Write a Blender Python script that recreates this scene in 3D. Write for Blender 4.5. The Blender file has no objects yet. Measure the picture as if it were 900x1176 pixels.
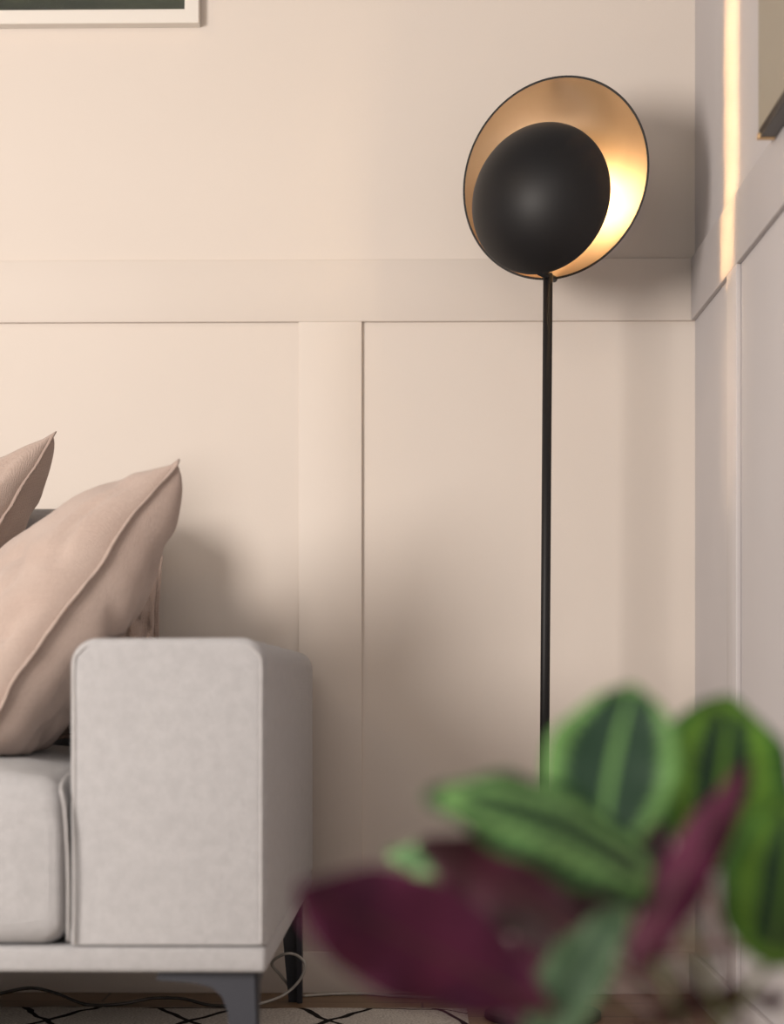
import bpy, bmesh, math, random
from mathutils import Vector, Matrix, noise

# ---------------------------------------------------------------- camera, world, lights
SC = bpy.context.scene
COL = SC.collection
FPX = 2093.0                       # focal length in pixels of the 900 px wide frame
EYE = 0.543
YAW = math.radians(0.957)
HOR = 787.0
cam_d = bpy.data.cameras.new('camera'); cam = bpy.data.objects.new('camera', cam_d); COL.objects.link(cam)
cam.location = (0, 0, EYE); cam.rotation_euler = (math.pi/2, 0, YAW)
cam_d.sensor_fit = 'HORIZONTAL'; cam_d.sensor_width = 36; cam_d.lens = FPX/900*36
cam_d.shift_y = (HOR-588)/900
cam_d.clip_start = 0.05
cam_d.dof.use_dof = True; cam_d.dof.focus_distance = 2.97; cam_d.dof.aperture_fstop = 3.7
SC.camera = cam

W = bpy.data.worlds.new('world'); SC.world = W; W.use_nodes = True
bg = W.node_tree.nodes['Background']; bg.inputs[0].default_value = (1.0, 0.96, 0.93, 1); bg.inputs[1].default_value = 0.27

def look(o, target):
    d = Vector(target)-o.location
    o.rotation_euler = d.to_track_quat('-Z', 'Y').to_euler()
def area(name, loc, target, sx, sy, power, color, spread=180):
    l = bpy.data.lights.new(name, 'AREA'); l.shape = 'ELLIPSE' if name == 'window_light' else 'RECTANGLE'; l.size = sx; l.size_y = sy
    l.energy = power; l.color = color; l.spread = math.radians(spread)
    o = bpy.data.objects.new(name, l); COL.objects.link(o); o.location = loc; look(o, target); return o
# warm evening daylight from the windows on the left behind the camera
area('window_light', (-1.95, 0.25, 1.15), (-0.15, 3.1, 0.55), 0.85, 1.15, 94, (1.0, 0.915, 0.84))
# warm glow of the sunlit side of the room, above the far end of the sofa
area('warm_glow', (-2.1, 1.7, 2.35), (-0.6, 3.2, 1.4), 0.7, 0.7, 5.5, (1.0, 0.66, 0.36))
# added fill standing in for the soft light of the rest of the room
area('fill_light', (-0.9, -0.5, 2.25), (0.0, 3.0, 0.2), 1.5, 1.0, 15, (1.0, 0.90, 0.80))
# narrow ray of low sun between the curtains, ends above the wainscot rail
RD = Vector((0.80, 0.60, -0.05)).normalized()
tgt = Vector((0.482, 2.862, 1.165+0.70))
o = area('sun_ray', tgt-RD*2.6, tgt, 0.092, 1.36, 1.1, (1.0, 0.58, 0.24), 1.2)
o2 = area('sun_ray_low', Vector((0.482, 2.862, 0.98))-RD*2.6, (0.482, 2.862, 0.98), 0.075, 0.30, 0.05, (1.0, 0.74, 0.5), 4.0)

SC.view_settings.view_transform = 'Standard'; SC.view_settings.look = 'None'
SC.view_settings.gamma = 1; SC.view_settings.exposure = 0.0; SC.view_settings.use_curve_mapping = False

# ---------------------------------------------------------------- helpers
F3 = Vector((-math.sin(YAW), math.cos(YAW), 0)); R3 = Vector((math.cos(YAW), math.sin(YAW), 0))
def P(u, v, Y):
    """point of the room on the plane y = Y seen at photo position (u, v)"""
    d = F3 + R3*((u-450)/FPX) + Vector((0, 0, 1))*((HOR-v)/FPX)
    return Vector((0, 0, EYE)) + d*(Y/d.y)

def obj(name, bm, mats, parent=None, smooth=True, recalc=True):
    if recalc: bmesh.ops.recalc_face_normals(bm, faces=bm.faces[:])
    me = bpy.data.meshes.new(name); bm.to_mesh(me); bm.free()
    if not isinstance(mats, (list, tuple)): mats = [mats]
    for m in mats: me.materials.append(m)
    if smooth:
        for p in me.polygons: p.use_smooth = True
    o = bpy.data.objects.new(name, me); COL.objects.link(o)
    if parent:
        o.parent = parent
        o.matrix_parent_inverse = Matrix.Translation(-parent.location)
    return o
def sharp(o, ang=35):
    me = o.data
    bm = bmesh.new(); bm.from_mesh(me)
    for e in bm.edges:
        if len(e.link_faces) == 2 and e.calc_face_angle(0) > math.radians(ang): e.smooth = False
    bm.to_mesh(me); bm.free(); return o
def thing(name, label, cat, loc=(0, 0, 0), group=None):
    o = bpy.data.objects.new(name, None); COL.objects.link(o); o.location = loc
    o.empty_display_size = .05
    return tag(o, label, cat, group)
def tag(o, label, cat, group=None):
    o['label'] = label; o['category'] = cat
    if group: o['group'] = group
    return o
def struct(o): o['kind'] = 'structure'; return o

def add_box(bm, a, b, bev=0, seg=3):
    a = Vector(a); b = Vector(b)
    r = bmesh.ops.create_cube(bm, size=1)
    vs = r['verts']; c = (a+b)/2; s = b-a
    for v in vs: v.co = Vector((v.co.x*s.x, v.co.y*s.y, v.co.z*s.z))+c
    if bev:
        es = list({e for v in vs for e in v.link_edges})
        bmesh.ops.bevel(bm, geom=es, offset=bev, segments=seg, profile=.5, affect='EDGES')
def box(name, a, b, m, parent=None, bev=0, seg=3):
    bm = bmesh.new(); add_box(bm, a, b, bev, seg); return obj(name, bm, m, parent, smooth=bev > 0)

def spline(pts, n=8, closed=False):
    pts = [Vector(p) for p in pts]; out = []
    N = len(pts); rng = N if closed else N-1
    for i in range(rng):
        g = (lambda k: pts[k % N]) if closed else (lambda k: pts[max(0, min(N-1, k))])
        p0, p1, p2, p3 = g(i-1), g(i), g(i+1), g(i+2)
        for k in range(n):
            t = k/n
            out.append(.5*((2*p1)+(p2-p0)*t+(2*p0-5*p1+4*p2-p3)*t*t+(3*p1-p0-3*p2+p3)*t**3))
    if not closed: out.append(pts[-1])
    return out
def add_tube(bm, pts, r, seg=8, closed=False):
    pts = [Vector(p) for p in pts]; n = len(pts); rings = []
    rr = r if callable(r) else (lambda t: r)
    up = None
    for i, p in enumerate(pts):
        a = pts[(i-1) % n] if (closed or i > 0) else p
        b = pts[(i+1) % n] if (closed or i < n-1) else p
        t = (b-a).normalized()
        if up is None: up = t.orthogonal().normalized()
        up = (up - t*up.dot(t))
        up = up.normalized() if up.length > 1e-6 else t.orthogonal().normalized()
        s = t.cross(up); R = rr(i/(n-1))
        rings.append([bm.verts.new(p+(up*math.cos(2*math.pi*k/seg)+s*math.sin(2*math.pi*k/seg))*R) for k in range(seg)])
    for i in range(n if closed else n-1):
        A, B = rings[i], rings[(i+1) % n]
        for k in range(seg): bm.faces.new((A[k], A[(k+1) % seg], B[(k+1) % seg], B[k]))
    if not closed:
        bm.faces.new(rings[0][::-1]); bm.faces.new(rings[-1])
def tube(name, pts, r, m, parent=None, seg=8, closed=False):
    bm = bmesh.new(); add_tube(bm, pts, r, seg, closed); return obj(name, bm, m, parent)
def add_lathe(bm, prof, M=Matrix.Identity(4), seg=64, closed=False, mat=None):
    """prof: list of (r, h) turned about local z, placed by M"""
    rings = []
    for r, h in prof:
        if r < 1e-6: rings.append([bm.verts.new(M @ Vector((0, 0, h)))])
        else: rings.append([bm.verts.new(M @ Vector((r*math.cos(2*math.pi*k/seg), r*math.sin(2*math.pi*k/seg), h))) for k in range(seg)])
    n = len(rings)
    for i in range(n if closed else n-1):
        A, B = rings[i], rings[(i+1) % n]
        for k in range(seg):
            k2 = (k+1) % seg
            if len(A) == 1 and len(B) == 1: break
            if len(A) == 1: f = bm.faces.new((A[0], B[k2], B[k]))
            elif len(B) == 1: f = bm.faces.new((A[k], A[k2], B[0]))
            else: f = bm.faces.new((A[k], A[k2], B[k2], B[k]))
            if mat: f.material_index = mat[i]
def lathe(name, prof, m, parent=None, M=Matrix.Identity(4), seg=64, closed=False, mat=None, recalc=True):
    bm = bmesh.new(); add_lathe(bm, prof, M, seg, closed, mat); return obj(name, bm, m, parent, recalc=recalc)

# ---------------------------------------------------------------- materials
def mat(name, base=(.5, .5, .5), rough=.6, metal=0, spec=.5, **kw):
    m = bpy.data.materials.new(name); m.use_nodes = True
    b = m.node_tree.nodes['Principled BSDF']
    b.inputs['Base Color'].default_value = (*base, 1); b.inputs['Roughness'].default_value = rough
    b.inputs['Metallic'].default_value = metal; b.inputs['Specular IOR Level'].default_value = spec
    for k, v in kw.items(): b.inputs[k.replace('_', ' ')].default_value = v
    return m
def nodes(m): return m.node_tree.nodes, m.node_tree.links, m.node_tree.nodes['Principled BSDF']
def noise_mix(m, c1, c2, scale, detail=3, lo=.35, hi=.65, stretch=None, coord='Object'):
    N, L, b = nodes(m)
    tc = N.new('ShaderNodeTexCoord'); nz = N.new('ShaderNodeTexNoise'); cr = N.new('ShaderNodeValToRGB')
    nz.inputs['Scale'].default_value = scale; nz.inputs['Detail'].default_value = detail
    src = tc.outputs[coord]
    if stretch:
        mp = N.new('ShaderNodeMapping'); mp.inputs['Scale'].default_value = stretch; L.new(src, mp.inputs[0]); src = mp.outputs[0]
    L.new(src, nz.inputs['Vector']); L.new(nz.outputs[0], cr.inputs[0])
    cr.color_ramp.elements[0].position = lo; cr.color_ramp.elements[1].position = hi
    cr.color_ramp.elements[0].color = (*c1, 1); cr.color_ramp.elements[1].color = (*c2, 1)
    L.new(cr.outputs[0], b.inputs['Base Color']); return src, cr
def bump(m, scale, strength, dist=.001, src=None, detail=4, kind='noise'):
    N, L, b = nodes(m)
    nz = N.new('ShaderNodeTexNoise'); nz.inputs['Scale'].default_value = scale; nz.inputs['Detail'].default_value = detail
    if src is None: src = N.new('ShaderNodeTexCoord').outputs['Object']
    L.new(src, nz.inputs['Vector'])
    bp = N.new('ShaderNodeBump'); bp.inputs['Strength'].default_value = strength; bp.inputs['Distance'].default_value = dist
    L.new(nz.outputs[0], bp.inputs['Height']); L.new(bp.outputs[0], b.inputs['Normal'])

M_wall = mat('wall_paint', rough=.75, spec=.25)
noise_mix(M_wall, (.675, .61, .555), (.685, .62, .565), 3.0); bump(M_wall, 420, .25, .0006)
M_trim = mat('trim_paint', rough=.6, spec=.3)
noise_mix(M_trim, (.675, .61, .555), (.685, .62, .565), 4.0); bump(M_trim, 300, .15, .0005)
M_wallr = mat('wall_paint_cool_shade', rough=.65, spec=.35)  # the dimmer, cooler light on this wall is mixed into its paint colour
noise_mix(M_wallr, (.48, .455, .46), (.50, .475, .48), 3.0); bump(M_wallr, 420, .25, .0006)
M_trimr = mat('trim_paint_cool_shade', rough=.55, spec=.35)  # trim takes the same cool shade into its colour
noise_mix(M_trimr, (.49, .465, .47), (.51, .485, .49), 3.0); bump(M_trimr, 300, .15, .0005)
M_floor = mat('oak_floor', rough=.45)
def floor_mat():
    N, L, b = nodes(M_floor)
    tc = N.new('ShaderNodeTexCoord'); br = N.new('ShaderNodeTexBrick'); nz = N.new('ShaderNodeTexNoise'); mp = N.new('ShaderNodeMapping')
    L.new(tc.outputs['Object'], br.inputs['Vector'])
    br.inputs['Scale'].default_value = 1; br.inputs['Brick Width'].default_value = 1.1; br.inputs['Row Height'].default_value = .13
    br.inputs['Mortar Size'].default_value = .002
    br.inputs['Color1'].default_value = (.30, .19, .11, 1); br.inputs['Color2'].default_value = (.24, .15, .085, 1); br.inputs['Mortar'].default_value = (.05, .03, .02, 1)
    mp.inputs['Scale'].default_value = (3, 40, 1); L.new(tc.outputs['Object'], mp.inputs[0]); L.new(mp.outputs[0], nz.inputs['Vector'])
    nz.inputs['Scale'].default_value = 3; nz.inputs['Detail'].default_value = 5
    mx = N.new('ShaderNodeMix'); mx.data_type = 'RGBA'; mx.blend_type = 'MULTIPLY'; mx.inputs[0].default_value = .45
    L.new(br.outputs[0], mx.inputs[6]); L.new(nz.outputs[0], mx.inputs[7]); L.new(mx.outputs[2], b.inputs['Base Color'])
floor_mat()

def fabric(name, c1, c2, fine=1100, bstr=.7, big=70):
    m = mat(name, rough=.92, spec=.15, Sheen_Weight=.25, Sheen_Roughness=.6)
    N, L, b = nodes(m)
    tc = N.new('ShaderNodeTexCoord')
    n1 = N.new('ShaderNodeTexNoise'); n1.inputs['Scale'].default_value = big; n1.inputs['Detail'].default_value = 4
    n2 = N.new('ShaderNodeTexNoise'); n2.inputs['Scale'].default_value = fine*.35; n2.inputs['Detail'].default_value = 2
    L.new(tc.outputs['Object'], n1.inputs['Vector']); L.new(tc.outputs['Object'], n2.inputs['Vector'])
    ad = N.new('ShaderNodeMath'); ad.operation = 'ADD'; L.new(n1.outputs[0], ad.inputs[0]); L.new(n2.outputs[0], ad.inputs[1])
    hf = N.new('ShaderNodeMath'); hf.operation = 'MULTIPLY'; hf.inputs[1].default_value = .5; L.new(ad.outputs[0], hf.inputs[0])
    cr = N.new('ShaderNodeValToRGB'); cr.color_ramp.elements[0].position = .38; cr.color_ramp.elements[1].position = .62
    cr.color_ramp.elements[0].color = (*c1, 1); cr.color_ramp.elements[1].color = (*c2, 1)
    L.new(hf.outputs[0], cr.inputs[0]); L.new(cr.outputs[0], b.inputs['Base Color'])
    # crossed threads
    ws = []
    for ax in ('X', 'Y', 'Z'):
        w = N.new('ShaderNodeTexWave'); w.wave_type = 'BANDS'; w.bands_direction = ax; w.inputs['Scale'].default_value = 170; w.inputs['Distortion'].default_value = 2.5
        w.inputs['Detail'].default_value = 1; L.new(tc.outputs['Object'], w.inputs['Vector']); ws.append(w)
    a = N.new('ShaderNodeMath'); a.operation = 'ADD'; L.new(ws[0].outputs[1], a.inputs[0]); L.new(ws[1].outputs[1], a.inputs[1])
    a2 = N.new('ShaderNodeMath'); a2.operation = 'ADD'; L.new(a.outputs[0], a2.inputs[0]); L.new(ws[2].outputs[1], a2.inputs[1])
    a3 = N.new('ShaderNodeMath'); a3.operation = 'ADD'; L.new(a2.outputs[0], a3.inputs[0]); L.new(n2.outputs[0], a3.inputs[1])
    bp = N.new('ShaderNodeBump'); bp.inputs['Strength'].default_value = bstr; bp.inputs['Distance'].default_value = .0006
    L.new(a3.outputs[0], bp.inputs['Height']); L.new(bp.outputs[0], b.inputs['Normal'])
    return m
M_sofa = fabric('sofa_weave', (.395, .387, .395), (.45, .442, .45))
M_sofa_pipe = fabric('sofa_piping', (.42, .405, .405), (.47, .455, .455))
M_linen = fabric('blush_linen', (.46, .35, .30), (.52, .41, .355), big=14)
M_linen_seam = fabric('blush_linen_seam', (.41, .31, .265), (.46, .355, .305))

M_black = mat('black_powder_coat', (.0085, .008, .009), rough=.5, spec=.3); bump(M_black, 900, .12, .0002)
M_leg = mat('graphite_leg', (.028, .030, .040), rough=.5)
M_brass = mat('brushed_brass', (.50, .30, .15), rough=.36, metal=1)
def brass_mat():
    N, L, b = nodes(M_brass)
    src, cr = noise_mix(M_brass, (.30, .21, .14), (.39, .28, .19), 5, 4)
    b.inputs['Anisotropic'].default_value = .35
brass_mat()
M_bulb = mat('lit_bulb', (1, .9, .7)); M_bulb.node_tree.nodes['Principled BSDF'].inputs['Emission Color'].default_value = (1, .72, .40, 1)
M_bulb.node_tree.nodes['Principled BSDF'].inputs['Emission Strength'].default_value = 60
M_white_frame = mat('white_frame_paint', (.72, .68, .63), rough=.4)
M_print = mat('green_print', rough=.35)
noise_mix(M_print, (.026, .032, .014), (.070, .078, .036), 9, 5, stretch=(.6, 1, 4))
M_glass = mat('picture_glass', (1, 1, 1), rough=.03, Transmission_Weight=1.0, IOR=1.45)
M_mount = mat('white_mount', (.80, .74, .67), rough=.7)
M_darkframe = mat('black_frame', (.012, .012, .012), rough=.35)
M_olive = mat('olive_panel', rough=.5); noise_mix(M_olive, (.29, .255, .20), (.31, .275, .215), 4)
M_brasscorner = mat('brass_corner', (.65, .45, .25), rough=.3, metal=1)
M_cable = mat('clear_grey_cable', (.42, .40, .37), rough=.18, spec=.7, Coat_Weight=.6)
M_cable_d = mat('dark_cable', (.05, .045, .04), rough=.2, spec=.7, Coat_Weight=.6)
M_pot = mat('terracotta_pot', rough=.8); noise_mix(M_pot, (.33, .15, .085), (.40, .20, .12), 12)
M_soil = mat('soil', rough=1); noise_mix(M_soil, (.015, .010, .007), (.05, .032, .02), 90)
M_stem = mat('leaf_stem', rough=.5); noise_mix(M_stem, (.07, .028, .03), (.14, .06, .05), 30)
M_stem_g = mat('green_leaf_stem', rough=.5); noise_mix(M_stem_g, (.10, .13, .04), (.20, .22, .09), 30)
def rug_mat():
    m = mat('rug_pile', rough=1, spec=.1); N, L, b = nodes(m)
    tc = N.new('ShaderNodeTexCoord'); wob = N.new('ShaderNodeTexNoise'); wob.inputs['Scale'].default_value = 7
    L.new(tc.outputs['Object'], wob.inputs['Vector'])
    sub = N.new('ShaderNodeVectorMath'); sub.operation = 'MULTIPLY_ADD'; sub.inputs[1].default_value = (.06, .06, 0)
    L.new(wob.outputs[1], sub.inputs[0]); L.new(tc.outputs['Object'], sub.inputs[2])
    sp = N.new('ShaderNodeSeparateXYZ'); L.new(sub.outputs[0], sp.inputs[0])
    def math_(op, a, bb=None, c=None):
        n = N.new('ShaderNodeMath'); n.operation = op
        for i, x in enumerate((a, bb, c)):
            if x is None: continue
            if isinstance(x, (int, float)): n.inputs[i].default_value = x
            else: L.new(x, n.inputs[i])
        return n.outputs[0]
    masks = []
    for s in (1, -1):
        k = math_('MULTIPLY_ADD', sp.outputs[1], s*2.4, math_('MULTIPLY', sp.outputs[0], 4.4))
        fr = math_('FRACT', k); d = math_('ABSOLUTE', math_('SUBTRACT', fr, .5))
        masks.append(math_('LESS_THAN', d, .027))
    # a thin dotted border line along the far edge
    e = math_('ABSOLUTE', math_('SUBTRACT', sp.outputs[1], 3.035)); masks.append(math_('LESS_THAN', e, .0035))
    mk = math_('MAXIMUM', math_('MAXIMUM', masks[0], masks[1]), masks[2])
    fine = N.new('ShaderNodeTexNoise'); fine.inputs['Scale'].default_value = 260; L.new(tc.outputs['Object'], fine.inputs['Vector'])
    cr = N.new('ShaderNodeValToRGB'); cr.color_ramp.elements[0].position = .3; cr.color_ramp.elements[1].position = .7
    cr.color_ramp.elements[0].color = (.38, .35, .32, 1); cr.color_ramp.elements[1].color = (.72, .68, .63, 1); L.new(fine.outputs[0], cr.inputs[0])
    mx = N.new('ShaderNodeMix'); mx.data_type = 'RGBA'; L.new(mk, mx.inputs[0]); L.new(cr.outputs[0], mx.inputs[6]); mx.inputs[7].default_value = (.015, .013, .013, 1)
    L.new(mx.outputs[2], b.inputs['Base Color'])
    bp = N.new('ShaderNodeBump'); bp.inputs['Strength'].default_value = .8; bp.inputs['Distance'].default_value = .003; L.new(fine.outputs[0], bp.inputs['Height']); L.new(bp.outputs[0], b.inputs['Normal'])
    return m
M_rug = rug_mat()

def leaf_mat(name, stops, midrib, rough=.6):
    """upper face: colour runs from the midrib (0) to the margin (1), feathered along the side veins"""
    m = mat(name, rough=rough, spec=.2, Subsurface_Weight=.0); N, L, b = nodes(m)
    uv = N.new('ShaderNodeUVMap'); uv.uv_map = 'UVMap'; sp = N.new('ShaderNodeSeparateXYZ'); L.new(uv.outputs[0], sp.inputs[0])
    def math_(op, a, bb=None, c=None):
        n = N.new('ShaderNodeMath'); n.operation = op
        for i, x in enumerate((a, bb, c)):
            if x is None: continue
            if isinstance(x, (int, float)): n.inputs[i].default_value = x
            else: L.new(x, n.inputs[i])
        return n.outputs[0]
    a = math_('ABSOLUTE', math_('MULTIPLY_ADD', sp.outputs[1], 2.0, -1.0))
    vein = math_('SINE', math_('MULTIPLY', math_('MULTIPLY_ADD', a, -.22, sp.outputs[0]), 90.0))
    nz = N.new('ShaderNodeTexNoise'); nz.inputs['Scale'].default_value = 5; L.new(uv.outputs[0], nz.inputs['Vector'])
    t = math_('ADD', math_('MULTIPLY_ADD', vein, .045, a), math_('MULTIPLY_ADD', nz.outputs[0], .16, -.08))
    tipd = math_('ABSOLUTE', math_('MULTIPLY_ADD', sp.outputs[0], 2.0, -1.0))
    t = math_('MAXIMUM', t, math_('MULTIPLY_ADD', math_('POWER', tipd, 3.0), 1.05, -.08))
    cr = N.new('ShaderNodeValToRGB'); el = cr.color_ramp.elements
    while len(el) < len(stops): el.new(.5)
    for e, (p, c) in zip(el, stops): e.position = p; e.color = (*c, 1)
    L.new(t, cr.inputs[0])
    rib = math_('LESS_THAN', a, .06)
    mx = N.new('ShaderNodeMix'); mx.data_type = 'RGBA'; L.new(rib, mx.inputs[0]); L.new(cr.outputs[0], mx.inputs[6]); mx.inputs[7].default_value = (*midrib, 1)
    L.new(mx.outputs[2], b.inputs['Base Color'])
    return m
DK = (.012, .035, .018); DK2 = (.03, .10, .02); LT = (.115, .24, .07); LT2 = (.10, .22, .025)
M_leafA = leaf_mat('calathea_light_margin', [(0, DK), (.64, DK), (.76, LT), (.88, LT), (1, (.08, .19, .05))], LT)
M_leafB = leaf_mat('calathea_light_ring', [(0, DK), (.28, DK), (.38, (.16, .32, .10)), (.60, (.16, .32, .10)), (.70, DK), (1, DK2)], LT)
M_leafC = leaf_mat('calathea_bright_margin', [(0, DK), (.34, DK), (.46, LT2), (.72, LT2), (.8, DK2), (1, DK2)], LT2)
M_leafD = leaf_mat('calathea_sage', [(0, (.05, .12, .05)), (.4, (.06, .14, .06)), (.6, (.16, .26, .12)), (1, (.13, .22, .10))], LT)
M_purple_r = mat('calathea_purple_underside_dimmed', rough=.7, spec=.15)  # purple underside with shade put into the colour, against the strong window light
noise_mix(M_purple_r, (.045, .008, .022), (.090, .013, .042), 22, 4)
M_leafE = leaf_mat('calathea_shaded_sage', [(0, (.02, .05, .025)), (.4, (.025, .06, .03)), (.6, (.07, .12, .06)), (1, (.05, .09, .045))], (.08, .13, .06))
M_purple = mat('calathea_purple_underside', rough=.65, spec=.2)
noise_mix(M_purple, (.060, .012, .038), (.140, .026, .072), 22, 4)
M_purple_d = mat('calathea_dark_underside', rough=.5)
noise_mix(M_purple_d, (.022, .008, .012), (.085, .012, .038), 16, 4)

# ---------------------------------------------------------------- room
ZW = 3.22                                             # back wall surface
T = .008                                              # trim thickness
z_rt, z_rb = 1.2938, 1.1845                           # chair rail top and bottom
bb = .0738
XC = .480
s_l = P(343, 600, ZW).x; s_r = P(415.5, 600, ZW).x

struct(box('floor', (-3.0, -1.0, -.05), (XC+.12, ZW+.1, 0), M_floor))
struct(box('wall_back', (-3.0, ZW, 0), (XC+.12, ZW+.1, 2.7), M_wall))
struct(box('trim_1', (-3.0, ZW-T, z_rb), (XC, ZW, z_rt), M_trim, bev=.0012, seg=2))      # rail
struct(box('trim_2', (s_l, ZW-T, bb), (s_r, ZW, z_rb), M_trim, bev=.0012, seg=2))         # stile
sw = s_r-s_l
struct(box('trim_3', (s_l-.60-sw, ZW-T, bb), (s_l-.60, ZW, z_rb), M_trim, bev=.0012, seg=2))
struct(box('trim_4', (s_l-1.2-2*sw, ZW-T, bb), (s_l-1.2-sw, ZW, z_rb), M_trim, bev=.0012, seg=2))
struct(box('baseboard_back', (-3.0, ZW-.012, 0), (XC, ZW, bb), M_trim, bev=.0015, seg=2))

# the right wall runs almost along the view; built in its own frame (l = distance from the corner)
RA = math.radians(.63)
RWM = Matrix.Translation((XC, ZW, 0)) @ Matrix.Rotation(RA, 4, 'Z')
def rbox(name, l0, l1, x0, x1, za, zb, m, bev=0, parent=None, seg=2):
    bm = bmesh.new(); add_box(bm, (x0, -l1, za), (x1, -l0, zb), bev, seg)
    bm.transform(RWM); return obj(name, bm, m, parent, smooth=bev > 0)
struct(rbox('wall_right', -.1, 3.4, 0, .1, 0, 2.7, M_wallr))
struct(rbox('trim_5', T, 3.4, -T, 0, z_rb, z_rt, M_trimr, .0012))
for i, (a, b_) in enumerate([(.358, .440), (.96, 1.045), (1.56, 1.645)]):
    struct(rbox('trim_%d' % (6+i), a, b_, -T, 0, bb, z_rb, M_trimr, .0012))
struct(rbox('baseboard_right', .012, 3.4, -.012, 0, 0, bb, M_trimr, .0015))

# ---------------------------------------------------------------- rug
def make_rug():
    bm = bmesh.new(); x0, x1, y0, y1 = -2.3, .074, .9, 3.045
    nx, ny = 60, 50
    g = [[None]*(ny+1) for _ in range(nx+1)]
    for i in range(nx+1):
        for j in range(ny+1):
            x = x0+(x1-x0)*i/nx; y = y0+(y1-y0)*j/ny
            e = min(i, nx-i, j, ny-j)
            g[i][j] = bm.verts.new((x, y + .004*noise.noise(Vector((x*9, 3, 0))), (.004 if e == 0 else .011)+.0015*noise.noise(Vector((x*8, y*8, 1)))))
    for i in range(nx):
        for j in range(ny): bm.faces.new((g[i][j], g[i+1][j], g[i+1][j+1], g[i][j+1]))
    lower = bmesh.ops.extrude_face_region(bm, geom=bm.faces[:])
    for v in lower['geom']:
        if isinstance(v, bmesh.types.BMVert): v.co.z = .0005
    o = obj('rug', bm, M_rug); tag(o, 'white woven rug with a black diamond line pattern under the sofa', 'rug')
make_rug()

# ---------------------------------------------------------------- sofa
YF, YB = 2.21, 3.14
XR, XL = -.189, -.430
ZT, ZS, ZB = .601, .225, .1935
XFAR = -2.25
sofa = thing('sofa', 'light grey woven fabric sofa with a square arm on dark blade legs', 'sofa', (-1.2, 2.7, 0))

def rrect(x0, x1, z0, z1, rt, rb, n=10):
    pts = []
    for cx, cz, r, a0 in ((x1-rt, z1-rt, rt, 0), (x0+rt, z1-rt, rt, 90), (x0+rb, z0+rb, rb, 180), (x1-rb, z0+rb, rb, 270)):
        for k in range(n+1):
            a = math.radians(a0+90*k/n); pts.append((cx+r*math.cos(a), cz+r*math.sin(a)))
    return pts
def loft_arm(x0, x1, name, y0=YF, y1=YB):
    bm = bmesh.new(); rings = []
    st = [(y0, .014), (y0+.0005, .0105), (y0+.002, .0068), (y0+.0045, .0036), (y0+.008, .0014), (y0+.012, .0004), (y0+.016, 0)]
    st += [(y0+.016+(y1-y0-.032)*k/14, 0) for k in range(1, 14)]
    st += [(y1-.016, 0), (y1-.009, .0015), (y1-.003, .005), (y1, .012)]
    for y, ins in st:
        pf = rrect(x0+ins, x1-ins, ZS+ins*.2, ZT-ins, max(.032-ins*.6, .004), .004)
        ring = []
        for x, z in pf:
            q = Vector((x*6, y*6, z*6)); w = .0016*noise.noise(q)
            ring.append(bm.verts.new((x+(w if x > (x0+x1)/2 else -w), y, z+w)))
        rings.append(ring)
    n = len(rings[0])
    for A, B in zip(rings, rings[1:]):
        for k in range(n): bm.faces.new((A[k], A[(k+1) % n], B[(k+1) % n], B[k]))
    bm.faces.new(rings[0][::-1]); bm.faces.new(rings[-1])
    o = obj(name, bm, M_sofa, sofa)
    # front face: flat with tight weave; piping round it
    for xe, sg in ((x1, 1), (x0, -1)):
        xp = xe-sg*.0065; q = y0+.0014
        pts = [(xp, q, ZS+.003), (xp, q, .3), (xp, q, .4), (xp, q, .5), (xp, q, ZT-.032), (xp-sg*.006, q, ZT-.018), (xp-sg*.016, q+.001, ZT-.010), (xp-sg*.030, q+.006, ZT-.0075)]
        tube('piping', spline(pts, 6), lambda t: .0019*(1 if t < .8 else 1-(t-.8)*4), M_sofa_pipe, o)
    return o
def fix_sub(o, parent):            # sub-parts hang from a part that has no offset of its own
    o.matrix_parent_inverse = Matrix.Translation(-sofa.location)
arm = loft_arm(XL, XR, 'armrest')
arm2 = loft_arm(XFAR, XFAR+.241, 'armrest')

# base rail under arm and seat
bm = bmesh.new(); add_box(bm, (XFAR, YF+.001, ZB), (XR-.001, YB-.004, ZS-.0005), .006, 3); obj('base_rail', bm, M_sofa, sofa)

def cushion_box(x0, x1, y0, y1, z0, z1, r, puff, name):
    bm = bmesh.new(); add_box(bm, (x0, y0, z0), (x1, y1, z1), r, 5)
    bmesh.ops.subdivide_edges(bm, edges=[e for e in bm.edges if e.calc_length() > .08], cuts=12, use_grid_fill=True)
    cx, cy = (x0+x1)/2, (y0+y1)/2
    for v in bm.verts:
        u = (v.co.x-cx)/(x1-x0)*2; w = (v.co.y-cy)/(y1-y0)*2; t = (v.co.z-z0)/(z1-z0)
        k = max(0, 1-u**4)*max(0, 1-w**4)
        if t > .5: v.co.z += puff*k*t
        if w < -.9: v.co.y -= .006*max(0, 1-u**6)*max(0, 1-(2*t-1)**4)
        v.co += Vector((0, 0, .004*noise.noise(v.co*7)*t))
        if y0 < YF and v.co.y < YF and u > .9: v.co.x += .011*min(1, (1-t)*3.2)
        if t > .55: v.co.z -= .010*math.exp(-((v.co.x-x1)/.05)**2)*(1+.5*noise.noise(v.co*14))
    return obj(name, bm, M_sofa, sofa)
XS = -.432
c1 = cushion_box(XS-.78, XS, YF-.010, 2.93, ZS+.001, .436, .034, .020, 'seat_cushion')
c2 = cushion_box(XFAR+.243, XS-.785, YF+.004, 2.93, ZS+.001, .436, .034, .020, 'seat_cushion')
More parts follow.
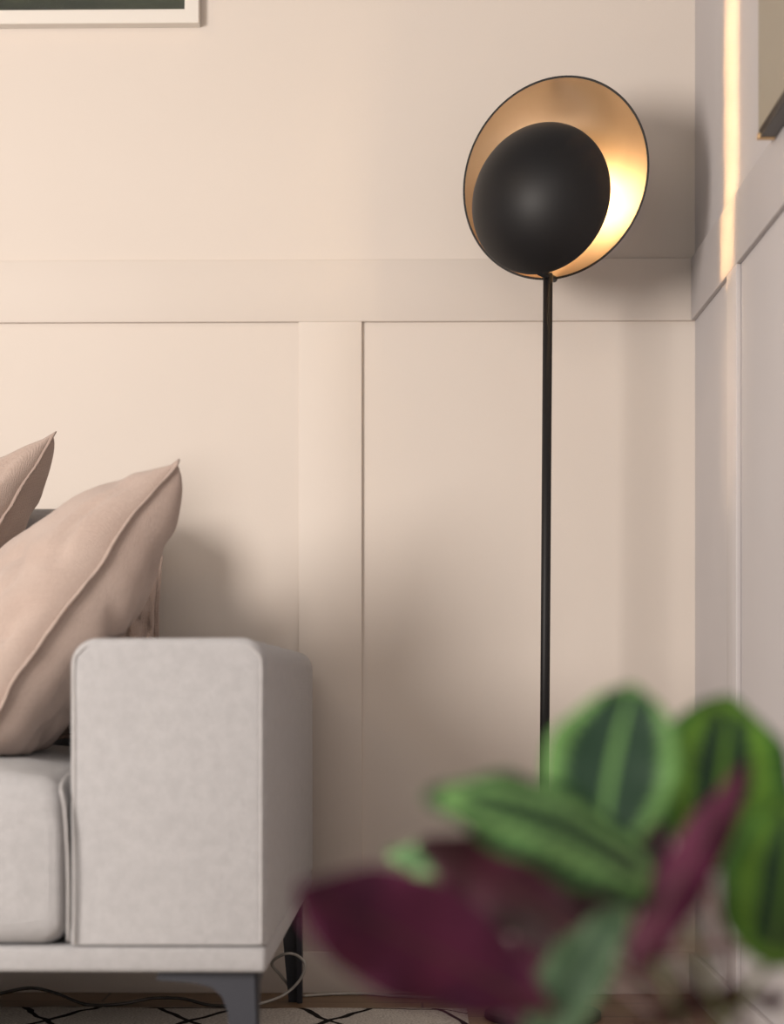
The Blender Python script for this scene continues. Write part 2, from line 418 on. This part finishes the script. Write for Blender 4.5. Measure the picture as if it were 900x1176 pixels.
for c, x, b_ in ((c1, XS+.0035, -.014), (c2, XS-.785-.0065, 0)):
    p = tube('piping', spline([(x, YF+.003+b_, ZS+.008), (x, YF+.001+b_, .32), (x-.004*(b_ < 0), YF+.003+b_, .39), (x-.012*(b_ < 0), YF+.02+b_, .420), (x-.014*(b_ < 0), YF+.07, .4315)], 6), .0020, M_sofa_pipe, c)

# backrest: low frame between the arms
bm = bmesh.new(); add_box(bm, (XFAR+.02, 2.955, ZS), (-.452, 3.135, .832), .022, 5)
obj('backrest', bm, M_sofa, sofa)

def sofa_leg(cx, cy, sx, z0=.0):
    """flat blade leg with a curved bracket reaching inwards under the rail; sx = +1 bracket to the left"""
    prof = [(0, ZB), (-.118, ZB), (-.120, ZB-.012), (-.075, ZB-.015), (-.052, ZB-.021), (-.040, ZB-.032), (-.033, ZB-.05), (-.020, z0), (.001, z0), (.004, .08)]
    bm = bmesh.new()
    A = [bm.verts.new((cx+sx*x, cy-.005, z)) for x, z in prof]; B = [bm.verts.new((cx+sx*x, cy+.005, z)) for x, z in prof]
    n = len(prof); bm.faces.new(A); bm.faces.new(B[::-1])
    for k in range(n): bm.faces.new((A[k], B[k], B[(k+1) % n], A[(k+1) % n]))
    # side blade of the same angle profile
    side = [(0, ZB), (.11, ZB), (.11, ZB-.012), (.05, ZB-.02), (.032, ZB-.045), (.018, z0), (0, z0)]
    sy = 1 if cy < 2.7 else -1
    C = [bm.verts.new((cx+sx*.004, cy+sy*y, z)) for y, z in side]; D = [bm.verts.new((cx-sx*.005, cy+sy*y, z)) for y, z in side]
    n = len(side); bm.faces.new(C); bm.faces.new(D[::-1])
    for k in range(n): bm.faces.new((C[k], D[k], D[(k+1) % n], C[(k+1) % n]))
    return obj('leg', bm, M_leg, sofa, smooth=False)
sofa_leg(-.206, 2.235, 1, .0128); sofa_leg(XFAR+.02, 2.235, -1, .0128)
sofa_leg(P(345, 1100, 3.125).x, 3.125, 1); sofa_leg(XFAR+.02, 3.125, -1)

# ---------------------------------------------------------------- pillows
def pillow(corner, e1, L1, e2, L2, H, seed, label, top_h=None, group='blush linen throw pillows on the sofa'):
    """corner: the top corner; e1 runs down the near seam, e2 along the top"""
    corner = Vector(corner); e1 = Vector(e1).normalized(); e2 = Vector(e2).normalized()
    n = e2.cross(e1).normalized()
    if n.z < 0: n = -n                                  # front face looks up and out
    N = 56
    cen = corner+e1*L1/2+e2*L2/2
    root = thing('throw_pillow', label, 'pillow', tuple(cen-Vector((0, 0, L1*.4))), group)
    bm = bmesh.new(); layers = []
    def base(u, v):
        uu = u*(1-.075*(1-v*v)*abs(u)**2); vv = v*(1-.075*(1-u*u)*abs(v)**2)
        p = cen+e1*(uu*L1/2)+e2*(vv*L2/2)
        w = .007*noise.noise(Vector((u*2.2+seed, v*2.2, seed)))+.0035*noise.noise(Vector((u*6+seed, v*6, 2*seed)))
        return p+n*w
    def height(u, v, side):
        k = (max(0, 1-u*u)*max(0, 1-v*v))
        h = H*((1-abs(u)**2.8)*(1-abs(v)**2.8))**(.46 if side > 0 else .34)*(1 if side > 0 else 1.45) if k > 0 else 0
        d = min(1-abs(u), 1-abs(v))
        ed = math.exp(-((d-.12)/.12)**2)
        # gathers near the seam and soft folds across
        h += .006*ed*noise.noise(Vector((u*7+seed*3, v*7, side*4)))*min(1, k*12)
        h += .013*noise.noise(Vector((u*2.4+seed, v*1.5+side, 5)))*min(1, k*6)
        rg = 1-abs(noise.noise(Vector((u*2.1+v*1.3+seed, v*3.2-u*.6, side*7.3+seed))))*5
        if rg > 0: h -= .011*rg*min(1, k*5)
        if side < 0:                                    # one deep crease running in from the near seam
            h -= .013*math.exp(-(((u+.12)-.25*(v+1))/.055)**2)*math.exp(-((v+1)/.55)**2)*min(1, k*14)
        return h
    for side in (1, -1):
        g = []
        for i in range(N+1):
            row = []
            for j in range(N+1):
                # denser near the borders
                u = math.sin((2*i/N-1)*math.pi/2); v = math.sin((2*j/N-1)*math.pi/2)
                row.append(bm.verts.new(base(u, v)+n*side*height(u, v, side)))
            g.append(row)
        for i in range(N):
            for j in range(N): bm.faces.new((g[i][j], g[i+1][j], g[i+1][j+1], g[i][j+1]))
    bmesh.ops.remove_doubles(bm, verts=bm.verts[:], dist=1e-5)
    obj('cover', bm, M_linen, root)
    # stitched edge: a thin flat flange following the seam
    pts = []; K = 60
    for a in range(4):
        for k in range(K):
            t = -1+2*k/K
            u, v = ((-1, t), (t, 1), (1, -t), (-t, -1))[a]
            pts.append((base(u, v), u, v))
    bm = bmesh.new(); rings = []
    for q, (p, u, v) in enumerate(pts):
        out = (p-cen); out = (out-n*out.dot(n)).normalized()
        wv = .0022*noise.noise(Vector((q*.31, seed, 0)))
        wdt = .0075+.0012*noise.noise(Vector((q*.4, 5, seed)))
        th = .0022
        cs = [(-.004, -th), (wdt, -th*.7), (wdt+.001, 0), (wdt, th*.7), (-.004, th)]
        rings.append([bm.verts.new(p+out*a+n*(b_+wv*(a > 0))) for a, b_ in cs])
    m = len(rings)
    for i in range(m):
        A, B = rings[i], rings[(i+1) % m]
        for k in range(5): bm.faces.new((A[k], A[(k+1) % 5], B[(k+1) % 5], B[k]))
    f = obj('seam', bm, M_linen_seam, root)
    return root

pillow_front = pillow(P(200, 530, 2.55), (-.45, -.45, -.77), .50, (-.68, .68, -.35), .48, .086, 1.3,
       'blush pink linen pillow with a stitched edge seam, leaning on the sofa arm in front')
pillow_left = pillow(P(61, 500, 2.84), (-.44, -.14, -.88), .44, (-.84, .24, -.34), .42, .078, 4.1,
       'blush pink linen pillow cut by the left edge of the photo, its corner pointing up')
from mathutils.bvhtree import BVHTree
def press(root, seats):
    """the soft covers give way where they lie on the seat, against the arm and the backrest"""
    trees = [BVHTree.FromPolygons([v.co.copy() for v in o.data.vertices], [tuple(p.vertices) for p in o.data.polygons]) for o in seats]
    for ch in [c for c in bpy.data.objects if c.parent == root]:
        g = .0015 if ch.name.startswith('seam') else .003
        for v in ch.data.vertices:
            c = v.co
            if c.z < ZT+.01 and c.x > XL-.004-g: c.x = XL-.004-g
            if c.z < .842 and c.y > 2.953-g: c.y = 2.953-g
            for t in trees:
                loc, nn, i, d = t.ray_cast(Vector((c.x, max(c.y, YF+.02), .9)), Vector((0, 0, -1)))
                if loc is not None and c.z < loc.z+g: c.z = loc.z+g
def upright_pillow():
    return pillow((P(178, 700, 2.86).x, 2.912, .745), (-.0, -.10, -.99), .29, (-1, .0, 0), .21, .036, 7.7,
       'pale pink pillow behind the front pillow, only a strip showing above the sofa arm')
pillow_back = upright_pillow()
for pw in (pillow_front, pillow_left, pillow_back): press(pw, [c1, c2])

# ---------------------------------------------------------------- floor lamp
TH = math.radians(28)
nrm = Vector((-math.sin(TH), -math.cos(TH), 0))
pole_top = P(629, 317, 2.98); pole_bot = P(623, 1100, 2.98); pole_bot.z = 0
lamp = thing('floor_lamp', 'black floor lamp with a brass-lined dish and a smaller dome in front, lit', 'lamp', tuple(pole_bot))
zax = nrm; xax = Vector((0, 0, 1)).cross(zax).normalized(); yax = zax.cross(xax)
def frame(c): 
    M = Matrix((xax, yax, zax)).transposed().to_4x4(); M.translation = c; return M
RDI = .1665; RDO = .1225
dish_c = pole_top-nrm*.024+Vector((0, 0, RDI-.001))
dome_c = pole_top+nrm*.032+Vector((0, 0, RDO-.003))
def cap(R, depth, n=26, sgn=-1, off=0):
    """spherical cap, from rim to centre; sgn -1 sinks behind the rim plane"""
    rho = (R*R+depth*depth)/(2*depth); a0 = math.asin(min(1, R/rho)) if depth <= R else math.pi-math.asin(R/rho)
    pr = []
    for k in range(n+1):
        a = a0*(1-k/n); rr = rho-off
        pr.append((max(0, rr*math.sin(a)), sgn*(rr*math.cos(a)-(rho-depth))))
    return pr
inner = cap(RDI, .055, off=.0016); outer = cap(RDI, .055)
prof = inner[:-1]+[(0, inner[-1][1])]
lip = [(RDI, .0010), (RDI-.0034, .0012)]
full = prof[::-1]+[(RDI-.0034, .0012), (RDI+.0003, .0010)]+outer
mats_ = [0]*(len(prof)-1)+[1]+[1]*(len(outer)+1)
o = lathe('reflector_dish', full, [M_brass, M_black], lamp, frame(dish_c), 96, mat=mats_, recalc=False)
bmx = bmesh.new(); bmx.from_mesh(o.data); bmesh.ops.remove_doubles(bmx, verts=bmx.verts[:], dist=1e-6); bmesh.ops.recalc_face_normals(bmx, faces=bmx.faces[:]); bmx.to_mesh(o.data); bmx.free()
for p in o.data.polygons: p.use_smooth = True
sharp(o, 50)
# dome, bulging towards the room
di = cap(RDO, .070, sgn=1, off=.0016); do = cap(RDO, .070, sgn=1)
full = di[::-1]+[(RDO-.0016, -.0010), (RDO, -.0008)]+do
o = lathe('front_dome', full, [M_black, M_brass], lamp, frame(dome_c), 96, mat=[1]*(len(di)-1)+[0]*40, recalc=False)
bmx = bmesh.new(); bmx.from_mesh(o.data); bmesh.ops.remove_doubles(bmx, verts=bmx.verts[:], dist=1e-6); bmesh.ops.recalc_face_normals(bmx, faces=bmx.faces[:]); bmx.to_mesh(o.data); bmx.free()
for p in o.data.polygons: p.use_smooth = True
sharp(o, 50)
# pole, small crossbar carrying both shells, socket arm, bulb
tube('pole', [pole_bot+Vector((0, 0, .012)), pole_bot.lerp(pole_top, .5), pole_top+Vector((0, 0, .004))], .0078, M_black, lamp, 20)
tube('crossbar', [pole_top-nrm*.026, pole_top+nrm*.034], .0055, M_black, lamp, 14)
sock_c = dome_c-nrm*.010
tube('socket', [sock_c+nrm*.045+Vector((0, 0, .052)), sock_c+nrm*.004+Vector((0, 0, .052))], .017, M_black, lamp, 24)
bulb_c = sock_c-nrm*.018+Vector((0, 0, .052))
bm = bmesh.new(); bmesh.ops.create_uvsphere(bm, u_segments=24, v_segments=16, radius=.021, matrix=Matrix.Translation(bulb_c)); obj('bulb', bm, M_bulb, lamp)
lathe('base', [(0, 0), (.092, 0), (.095, .002), (.095, .010), (.092, .012), (.018, .0125), (.014, .018), (0, .018)], M_black, lamp, Matrix.Translation(pole_bot), 64)
pl = bpy.data.lights.new('lamp_bulb_light', 'POINT'); pl.energy = 2.2; pl.color = (1, .68, .36); pl.shadow_soft_size = .022
po = bpy.data.objects.new('lamp_bulb_light', pl); COL.objects.link(po); po.location = bulb_c-nrm*.0; po.parent = lamp; po.matrix_parent_inverse = Matrix.Translation(-lamp.location)

# ---------------------------------------------------------------- picture on the back wall
def picture():
    x1 = P(228.5, 20, 3.20).x; z0 = P(227, 27, 3.20).z
    x0 = x1-.70; z1 = z0+.90; w = .0255
    pic = thing('framed_picture', 'white-framed dark green picture hanging above the sofa', 'picture', ((x0+x1)/2, ZW, z0))
    yf, yb = 3.196, ZW-.001
    bm = bmesh.new()
    # mitred frame: outer bevelled, inner step
    sec = [(0, yb), (0, yf+.001), (.001, yf), (w-.004, yf), (w-.0035, yf+.004), (w, yf+.004), (w, yb)]
    cor = [(x0, z0, 1, 1), (x1, z0, -1, 1), (x1, z1, -1, -1), (x0, z1, 1, -1)]
    R = [[bm.verts.new((cx+sx*d, y, cz+sz*d)) for d, y in sec] for cx, cz, sx, sz in cor]
    for i in range(4):
        A, B = R[i], R[(i+1) % 4]
        for k in range(len(sec)): k2 = (k+1) % len(sec); bm.faces.new((A[k], A[k2], B[k2], B[k]))
    obj('frame', bm, M_white_frame, pic, smooth=False)
    box('print', (x0+w-.003, yf+.009, z0+w-.003), (x1-w+.003, yf+.011, z1-w+.003), M_print, pic)
    box('glass', (x0+w-.002, yf+.0055, z0+w-.002), (x1-w+.002, yf+.0075, z1-w+.002), M_glass, pic)
picture()

def side_picture():
    l0, l1 = .73, 1.30
    z0 = P(873, 160, 2.49).z; z1 = z0+.75; d = .030; w = .012
    pic = thing('wall_panel', 'black-framed olive-grey panel cut by the right edge of the photo', 'picture', tuple(RWM @ Vector((0, -(l0+l1)/2, z0))))
    bm = bmesh.new()
    add_box(bm, (-d, -l1, z0), (-.009, -l0, z0+w), .0008, 1); add_box(bm, (-d, -l1, z1-w), (-.009, -l0, z1), .0008, 1)
    add_box(bm, (-d, -l0-w, z0+w), (-.009, -l0, z1-w), .0008, 1); add_box(bm, (-d, -l1, z0+w), (-.009, -l1+w, z1-w), .0008, 1)
    bm.transform(RWM); obj('frame', bm, M_darkframe, pic, smooth=False)
    rbox('panel', l0+.0015, l1-.0015, -d-.0012, -.010, z0+.011, z1-.002, M_olive, parent=pic)
    rbox('corner_clip', l0-.001, l0+.010, -d-.003, -.0095, z0-.0015, z0+.007, M_brasscorner, .001, parent=pic)
side_picture()

# ---------------------------------------------------------------- cables on the floor
def cables():
    pts = [P(262, 1163, 2.98), P(296, 1156, 3.02), P(325, 1143, 3.06), P(343, 1127, 3.07), P(350, 1112, 3.07), P(348, 1103, 3.07), P(338, 1096, 3.075), P(326, 1096, 3.075), P(312, 1106, 3.10), P(322, 1120, 3.12), P(333, 1134, 3.14)]
    pts[0].z = .015; pts[1].z = max(.014, pts[1].z)
    o = tube('cable', spline(pts, 8), .0026, M_cable); tag(o, 'clear grey cable looped around the back sofa leg', 'cable')
    pts = []
    for x, y in ((348, 3.165), (380, 3.185), (420, 3.190), (455, 3.170), (500, 3.155), (545, 3.13), (590, 3.10)):
        q = P(x, 1140, y); q.z = .0028; pts.append(q)
    o = tube('cable', spline(pts, 8), .0026, M_cable); tag(o, 'thin clear cable lying on the floor along the wall towards the lamp', 'cable')
    pts = []
    for x, y, z in ((-40, 3.08, .003), (0, 3.12, .012), (35, 3.13, .02), (65, 3.10, .016), (100, 3.06, .004), (140, 3.075, .003), (175, 3.10, .008), (210, 3.085, .010), (240, 3.065, .003), (275, 3.06, .003)):
        q = P(x, 1140, y); q.z = z+.0012; pts.append(q)
    o = tube('cable', spline(pts, 8), .0030, M_cable_d); tag(o, 'dark glossy cable winding along the floor under the sofa', 'cable')
cables()

# ---------------------------------------------------------------- plant in the foreground
POT = Vector((.178, 1.06, 0))
plant = thing('potted_plant', 'calathea with green patterned leaves and purple undersides in the blurred foreground', 'plant', tuple(POT))
lathe('pot', [(0, 0), (.085, 0), (.088, .004), (.112, .235), (.118, .237), (.119, .268), (.108, .270), (.106, .245), (0, .24)], M_pot, plant, Matrix.Translation(POT), 48)
bm = bmesh.new(); add_lathe(bm, [(0, .252), (.05, .250), (.104, .246), (.100, .230), (0, .230)], Matrix.Translation(POT), 40)
for v in bm.verts: v.co.z += .004*noise.noise(v.co*40)
obj('soil', bm, M_soil, plant)

def leaf(base, tip, width, N, m, arch=.01, cup=.12, bend=None, stem=True, under=None, wav=.003, seed=0, stem_m=None, shape=.8):
    base = Vector(base); tip = Vector(tip); ax = tip-base; Ln = ax.length; t = ax.normalized()
    N = Vector(N); N = (N-t*N.dot(t)).normalized(); S = t.cross(N)
    nL, nW = 30, 14
    bend = Vector(bend) if bend else Vector((0, 0, 0))
    bm = bmesh.new(); uvl = bm.loops.layers.uv.new('UVMap')
    def pt(i, j, off):
        s = i/nL; a = -1+2*j/nW
        w = width/2*(math.sin(math.pi*min(1, s**shape*.985+.008)))**.72
        if s > .9: w *= 1-.35*((s-.9)/.1)**2
        c = base+ax*s+N*(arch*4*s*(1-s))+bend*(4*s*(1-s))
        h = cup*w*a*a + wav*math.sin(s*22+seed+a*1.5)*abs(a)**2
        return c+S*(a*w)+N*(h+off)
    th = .0007
    layers = []
    for off in (0, -th):
        layers.append([[bm.verts.new(pt(i, j, off)) for j in range(nW+1)] for i in range(nL+1)])
    def face(vs, uvs, mi):
        f = bm.faces.new(vs); f.material_index = mi
        for l, q in zip(f.loops, uvs): l[uvl].uv = q
    for li, g in enumerate(layers):
        for i in range(nL):
            for j in range(nW):
                idx = [(i, j), (i+1, j), (i+1, j+1), (i, j+1)]
                if li: idx = idx[::-1]
                face([g[a][b_] for a, b_ in idx], [(a/nL, b_/nW) for a, b_ in idx], li)
    A, B = layers
    for i in range(nL):
        face([A[i][0], A[i+1][0], B[i+1][0], B[i][0]], [(0, 0)]*4, 1); face([A[i][nW], B[i][nW], B[i+1][nW], A[i+1][nW]], [(0, 0)]*4, 1)
    for j in range(nW):
        face([A[0][j], B[0][j], B[0][j+1], A[0][j+1]], [(0, 0)]*4, 1); face([A[nL][j], A[nL][j+1], B[nL][j+1], B[nL][j]], [(0, 0)]*4, 1)
    o = obj('leaf', bm, [m, under or M_purple], plant)
    # midrib ridge on the underside
    rib = [pt(i, nW//2, -th*1.2) for i in range(0, nL, 2)]
    bm = bmesh.new(); add_tube(bm, rib, lambda q: .0013*(1-.75*q), 6); obj('midrib', bm, stem_m or M_stem, o)
    if stem:
        ang = random.uniform(0, 6.28); r0 = random.uniform(.008, .035)
        root = POT+Vector((r0*math.cos(ang), r0*math.sin(ang), .245))
        mid = root.lerp(base, .5)+Vector(((base.x-root.x)*-.25, (base.y-root.y)*-.25, .02))
        tube('stem', spline([root, root.lerp(mid, .5)+Vector((0, 0, .008)), mid, mid.lerp(base, .6)+Vector((0, 0, .004)), base+t*.004], 6), .0022, stem_m or M_stem, plant, 8)
    return o
random.seed(5)
FWD = Vector((0, -1, 0))
def px(d, Y): return d*Y/FPX
# upright leaf in the middle
leaf(P(690, 1000, 1.03), P(728, 786, 1.05), px(160, 1.03), (-.25, -1, .35), M_leafA, .006, .10, bend=(-.003, 0, 0), seed=1, stem_m=M_stem_g, shape=1.15)
# upright leaf on the right, turned
leaf(P(806, 1005, 1.09), P(838, 798, 1.12), px(168, 1.1), (.25, -1, .3), M_leafC, .008, .10, seed=2, shape=1.1)
# leaf reaching left, seen from its edge
leaf(P(768, 1028, 1.00), P(488, 912, .97), px(136, 1.0), (.12, -.74, .70), M_leafB, .010, -.15, bend=(0, 0, .006), seed=3, stem_m=M_stem_g, shape=.9)
# small pale tip behind it
leaf(P(560, 1000, 1.10), P(444, 982, 1.12), px(56, 1.1), (-.1, -.9, .5), M_leafD, .004, .1, seed=4)
# big purple underside low left
leaf(P(630, 1160, .99), P(340, 1020, .93), px(150, .96), (-.25, .95, .25), M_leafB, .006, .14, seed=5, under=M_purple, shape=1.12)
# darker leaf above it
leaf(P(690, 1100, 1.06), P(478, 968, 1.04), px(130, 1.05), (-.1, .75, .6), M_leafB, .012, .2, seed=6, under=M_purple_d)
# rolled purple leaf standing on the right
leaf(P(722, 1118, .98), P(860, 876, 1.0), px(62, .99), (.5, .8, .15), M_leafA, -.006, .4, seed=7, under=M_purple_r, shape=.85)
# green leaf at the right edge
leaf(P(885, 1112, 1.02), P(912, 910, 1.04), px(160, 1.03), (.15, -1, .25), M_leafC, .008, .1, seed=8, stem_m=M_stem_g)
# sage leaf low in the middle
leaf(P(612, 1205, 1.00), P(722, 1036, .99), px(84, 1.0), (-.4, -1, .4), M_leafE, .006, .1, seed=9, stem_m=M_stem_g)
# dark leaf in the shade between them
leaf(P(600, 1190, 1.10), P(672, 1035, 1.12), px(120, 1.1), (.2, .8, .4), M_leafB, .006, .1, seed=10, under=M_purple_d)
# dark leaf turned away behind the middle
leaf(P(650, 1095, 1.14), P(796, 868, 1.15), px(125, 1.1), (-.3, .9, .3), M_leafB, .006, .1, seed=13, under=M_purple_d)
# low purple leaf at the bottom
leaf(P(715, 1190, 1.03), P(905, 1150, 1.05), px(85, 1.04), (0, .5, .85), M_leafA, .012, -.1, seed=11, under=M_purple_d)
# olive leaf edge behind the centre
leaf(P(700, 1060, 1.13), P(575, 1035, 1.14), px(45, 1.1), (0, -.8, .6), M_leafD, .006, .1, seed=12)
# runner stem lying across to the right-hand leaf
tube('stem', spline([P(742, 1100, 1.07), P(770, 1092, 1.07), P(830, 1086, 1.06), P(890, 1092, 1.04)], 6), .0028, M_stem, plant)
